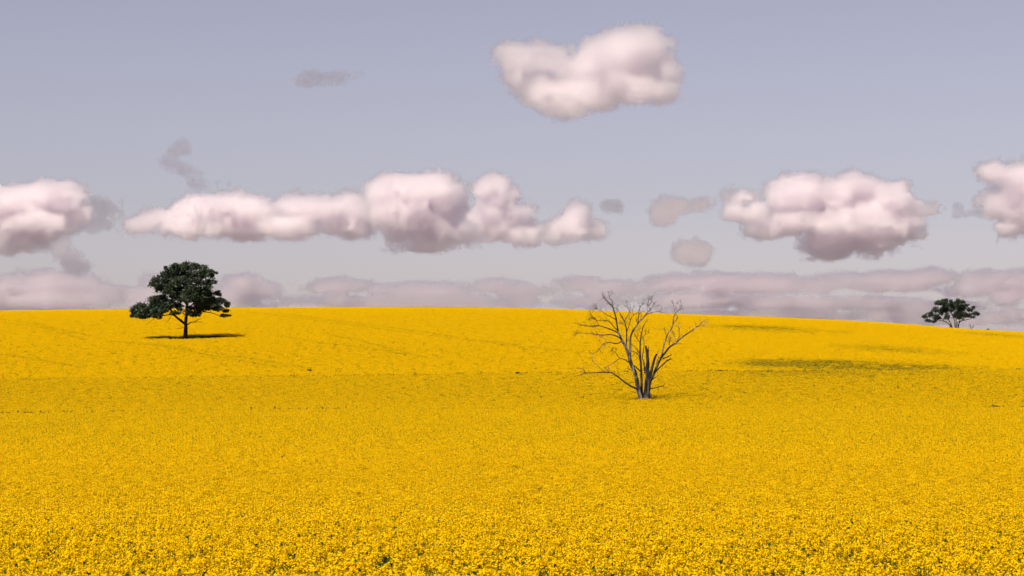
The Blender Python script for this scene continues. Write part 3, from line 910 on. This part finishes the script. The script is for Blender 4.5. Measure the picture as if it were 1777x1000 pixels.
def green_tree():
    rng = np.random.default_rng(31)
    T = Trace(200, 430, 5.556, 322, 587, GT[1])
    root = empty('green_tree', (gt_x, gt_y, gt_z))
    tag(root, 'dense dark green spreading tree on a single trunk, left side of the hill', 'tree')
    def limb(name, pts, w0, w1, d0, d1, base=False, parent=None, sides=8):
        P = T.line(pts, d0, d1)
        if base: P = [(P[0][0], P[0][1], 0.0)] + P
        R = np.interp(np.linspace(0, 1, len(P)), [0, 1], [T.r(w0), T.r(w1)])
        if base: R[0] *= 1.5; R[1] *= 1.12
        V, F = tube(P, R, sides, rng, 0.06)
        return faces_obj(name, V, F, M_BARK, parent or root)
    limb('trunk', [(677,868),(679,800),(679,740),(685,650),(691,560),(690,470),(680,380),(690,300),(705,230)], 46, 8, 0, 0.4, True, sides=12)
    limb('limb', [(672,738),(632,702),(590,666),(545,600),(480,560),(400,530)], 28, 8, 0, -3)
    limb('limb', [(592,664),(555,650),(500,656),(440,668),(360,640),(270,615)], 13, 4, -1.5, -4)
    limb('limb', [(694,748),(740,722),(790,720),(850,718)], 13, 3, 0, -1.5)
    limb('limb', [(762,722),(800,700),(840,690)], 7, 2.5, -.5, -2.2)
    limb('limb', [(690,655),(740,625),(850,622),(920,632),(985,655),(1050,680)], 13, 4, 0, 2.5)
    limb('limb', [(691,600),(760,540),(850,490),(960,440)], 16, 5, 0, -2.5)
    limb('limb', [(691,560),(640,480),(560,410),(450,330)], 17, 5, 0, 3)
    limb('limb', [(688,470),(740,390),(820,310),(900,260)], 14, 4, 0.2, 3)
    limb('limb', [(684,410),(640,330),(600,250),(570,190)], 12, 4, 0.2, -2)
    limb('limb', [(690,580),(700,500),(770,420),(860,360),(930,330)], 10, 4, 0, -3.5)
    limb('limb', [(684,665),(650,635),(610,600),(560,560)], 10, 4, -.2, 2)
    limb('limb', [(850,622),(900,590),(980,550),(1070,545)], 8, 3, 1, 0.5)
    # bare low twigs
    limb('twig', [(658,770),(620,782),(588,780)], 6, 2, 0, -.8)
    limb('twig', [(640,766),(615,750),(598,742)], 4, 1.6, -.3, -.6)
    limb('twig', [(548,672),(522,715),(497,735)], 5, 2, -1.6, -2.2)
    limb('twig', [(522,715),(500,705),(497,690)], 3, 1.5, -2, -2.1)
    limb('twig', [(420,440),(385,440),(358,430)], 4, 1.6, 0, -.5)
    limb('twig', [(400,690),(360,720),(325,745)], 4, 1.6, -3, -3.5)
    limb('twig', [(790,712),(820,690),(850,690)], 4, 1.6, -.8, -1.6)
    clumps = [(640,195,85,50),(710,185,48,45),(592,178,38,32),(772,188,38,42),(840,190,27,28),(870,250,72,52),(940,265,38,36),(930,332,50,34),(690,265,95,55),(560,245,52,52),
              (520,205,22,22),(470,265,45,32),(440,322,52,46),(388,360,42,28),(425,395,45,32),(520,340,75,58),(620,335,75,58),(560,420,75,58),(655,420,78,58),(765,400,62,52),
              (862,350,40,26),(905,385,38,24),(820,450,75,46),(920,440,62,42),(985,440,34,28),(870,500,86,48),(760,495,75,55),(960,510,75,42),(1040,515,46,34),(1080,560,26,22),
              (900,570,86,42),(800,572,75,46),(745,630,48,36),(780,650,40,26),(450,490,76,46),(380,512,55,40),(505,540,76,48),(400,570,86,48),(560,545,44,42),(320,590,76,48),
              (240,570,54,36),(195,620,36,34),(250,660,64,30),(350,645,84,46),(165,655,18,18),(585,630,32,22),(1072,612,32,16),(1055,660,38,16),(1000,590,55,28),(660,500,48,36),
              (690,330,60,40),(700,420,60,50),(430,620,50,40),(1085,535,16,14),(960,240,18,14),(1010,455,16,14),(1090,655,18,10),(640,600,26,14),(560,300,66,48),(720,450,66,48),(600,480,56,42),(840,330,40,34),(480,400,66,46),(870,420,55,36),(800,270,50,40),(780,330,40,30),(850,545,78,46),(970,560,52,34),(700,585,34,26),(600,560,40,30),(480,610,50,30),(232,605,62,40),(290,625,52,38),(200,600,36,30)]
    V, F = foliage(T, clumps, rng, 7.0, 0.35, 400, (650, 480, 500))
    mesh_obj('crown', V, F, M_LEAF, parent=root)
green_tree()

def ridge_tree():
    rng = np.random.default_rng(41)
    d = 598.0
    x, y, z = ground_at(1658, d)
    T = Trace(1560, 490, 7.143, 1658, 571, d)
    root = empty('ridge_tree', (x, y, z))
    tag(root, 'small spreading multi stemmed green tree on the skyline, right side of the ridge', 'tree')
    def limb(name, pts, w0, w1, d0, d1, base=True):
        P = T.line(pts, d0, d1)
        if base: P = [(P[0][0], P[0][1], 0.0)] + P
        R = np.interp(np.linspace(0, 1, len(P)), [0, 1], [T.r(w0), T.r(w1)])
        V, F = tube(P, R, 7, rng, 0.05)
        return faces_obj(name, V, F, M_BARK, root)
    limb('trunk', [(665,575),(638,545),(612,520),(560,490),(530,485),(450,470)], 17, 6, 0, -1)
    limb('trunk', [(662,572),(640,510),(615,450),(595,400),(560,320)], 16, 5, .2, 1.4)
    limb('trunk', [(697,578),(690,500),(668,430),(640,385),(610,300)], 15, 5, 0, -.6)
    limb('trunk', [(716,578),(712,480),(710,400),(715,300)], 14, 5, .3, .8)
    limb('trunk', [(734,578),(745,510),(782,478),(832,470),(880,455),(930,415)], 17, 5, 0, -1)
    limb('limb', [(745,512),(765,450),(800,380),(850,330)], 11, 4, 0, 1, False)
    limb('limb', [(640,388),(690,340),(740,280)], 8, 4, -.3, .5, False)
    limb('limb', [(560,490),(500,420),(440,360)], 8, 4, -.4, .4, False)
    limb('limb', [(735,570),(728,520),(735,490)], 9, 7, 0, .3, False)
    clumps = [(500,258,50,42),(540,235,38,26),(468,262,24,24),(615,248,34,34),(708,240,42,34),(760,250,32,26),(690,300,62,54),(580,310,62,54),(540,368,52,52),(430,342,40,36),
              (398,398,48,36),(440,438,50,36),(328,425,34,26),(360,478,42,22),(410,488,30,18),(470,448,32,30),(560,428,46,36),(640,345,36,30),(770,328,62,48),(838,290,32,24),
              (900,318,26,22),(860,350,42,30),(790,408,60,40),(720,392,60,50),(850,410,30,26),(930,395,46,26),(970,398,24,20),(900,435,36,18),(742,440,46,30),(640,290,40,40),(600,340,36,36)]
    V, F = foliage(T, clumps, rng, 4.5, 0.36, 330, (650, 380, 370), sub=9)
    mesh_obj('crown', V, F, M_LEAF_FAR, parent=root)
    # dead sapling beside it
    px, py = 1685.3, 572.0
    x2, y2, z2 = ground_at(px, d)
    T2 = Trace(1560, 490, 7.143, px, py, d)
    sap = empty('dead_sapling', (x2, y2, z2))
    tag(sap, 'tiny forked dead sapling on the skyline just right of the ridge tree', 'tree')
    for nm, pts, w0, w1 in (('trunk', [(895,590),(893,570),(884,550),(880,515)], 10, 4), ('branch', [(893,575),(915,555),(922,540),(928,528)], 8, 3),
                            ('branch', [(886,548),(893,535),(896,520)], 5, 2.5), ('branch', [(912,558),(925,552),(929,540)], 5, 2.5)):
        P = T2.line(pts, 0, .2)
        if nm == 'trunk': P = [(P[0][0], 0, 0)] + P
        R = np.interp(np.linspace(0, 1, len(P)), [0, 1], [T2.r(w0), T2.r(w1)])
        V, F = tube(P, R, 6, rng, 0.03)
        faces_obj(nm, V, F, M_CHAR, sap)
    # low shrubs along the skyline
    for px, py, w, h, lb in ((1711, 573.6, 9, 1.7, 'low dark shrubs on the skyline near the right edge'),
                             (1646, 569.6, 5, 1.4, 'low dark shrub at the left foot of the ridge tree')):
        x3, y3, z3 = ground_at(px, d + 1)
        k = d / FPX
        n = 700
        p = np.column_stack([rng.normal(0, 0.5, n) * w * k, rng.normal(0, 0.5, n), CROP_H * 0.4 + np.abs(rng.normal(0, 0.45, n)) * (h * k + .7)])
        p[:, 2] *= (0.75 + 0.35 * np.sin(p[:, 0] * 2.3))
        p[:, 0] = np.clip(p[:, 0], -w * k, w * k)
        u, v = rot_to(rng.normal(size=(n, 3)), rng.uniform(0, 6.28, n))
        V = quads(p, u * 0.17, v * 0.1)
        o = mesh_obj('low_shrub', V, np.arange(len(V)).reshape(-1, 4), M_LEAF_FAR, loc=(x3, y3, z3))
        tag(o, lb, 'shrub')
ridge_tree()

# ------------------------------------------------------------------ fence of old posts, almost buried in the crop
def fence():
    rng = np.random.default_rng(51)
    d = 260.2
    k = d / FPX
    x0, y0, z0 = ground_at(888, d)
    root = empty('fence', (x0, y0, z0))
    tag(root, 'line of old timber fence posts nearly buried in canola across the field', 'fence')
    tall = {32: .30, 74: .28, 114: .26, 358: .12, 438: .34, 480: .38, 522: .2, 563: .22, 602: .26}
    for px in np.arange(-8.5, 1800, 40.6):
        h = CROP_H + rng.uniform(-0.22, 0.16)
        for c, e in tall.items():
            if abs(c - px) < 14: h = CROP_H + e
        px += rng.uniform(-2, 2)
        x, y, z = ground_at(px, d + rng.uniform(-.1, .1))
        r_ = rng.uniform(0.075, 0.11)
        V, F = tube([(0, 0, 0), (rng.normal(0, .01), 0, h * .5), (rng.normal(0, .03), 0, h)], [r_ * 1.1, r_, r_ * .93], 7, rng, .06)
        o = faces_obj('post', V, F, M_POST, root)
        o.location = (x - x0, y - y0, z - z0)
fence()

# ------------------------------------------------------------------ weed tufts along the field edge
def weed(px, py, w, h, lb, seed):
    rng = np.random.default_rng(seed)
    d = solve(px, py)
    x, y, z = ground_at(px, d)
    k = d / FPX; n = 160
    p = np.column_stack([rng.normal(0, .45, n) * w * k, rng.normal(0, .3, n), CROP_H * .35 + rng.random(n) * (CROP_H * .65 + h * k)])
    u, v = rot_to(rng.normal(size=(n, 3)) * [1, 1, .4], rng.uniform(0, 6.28, n))
    V = quads(p, u * 0.16, v * 0.05)
    tag(mesh_obj('weed_tuft', V, np.arange(len(V)).reshape(-1, 4), M_LEAF, loc=(x, y, z)), lb, 'weed')
weed(537, 644, 3.5, 1.6, 'small dark weed tuft above the field edge, right of the green tree', 61)
weed(899, 649, 5, 1.8, 'small dark weed tuft on the field edge left of the dead tree', 62)
weed(1726, 708, 5, 2.5, 'small dark weed tuft on the fence line near the right edge', 63)
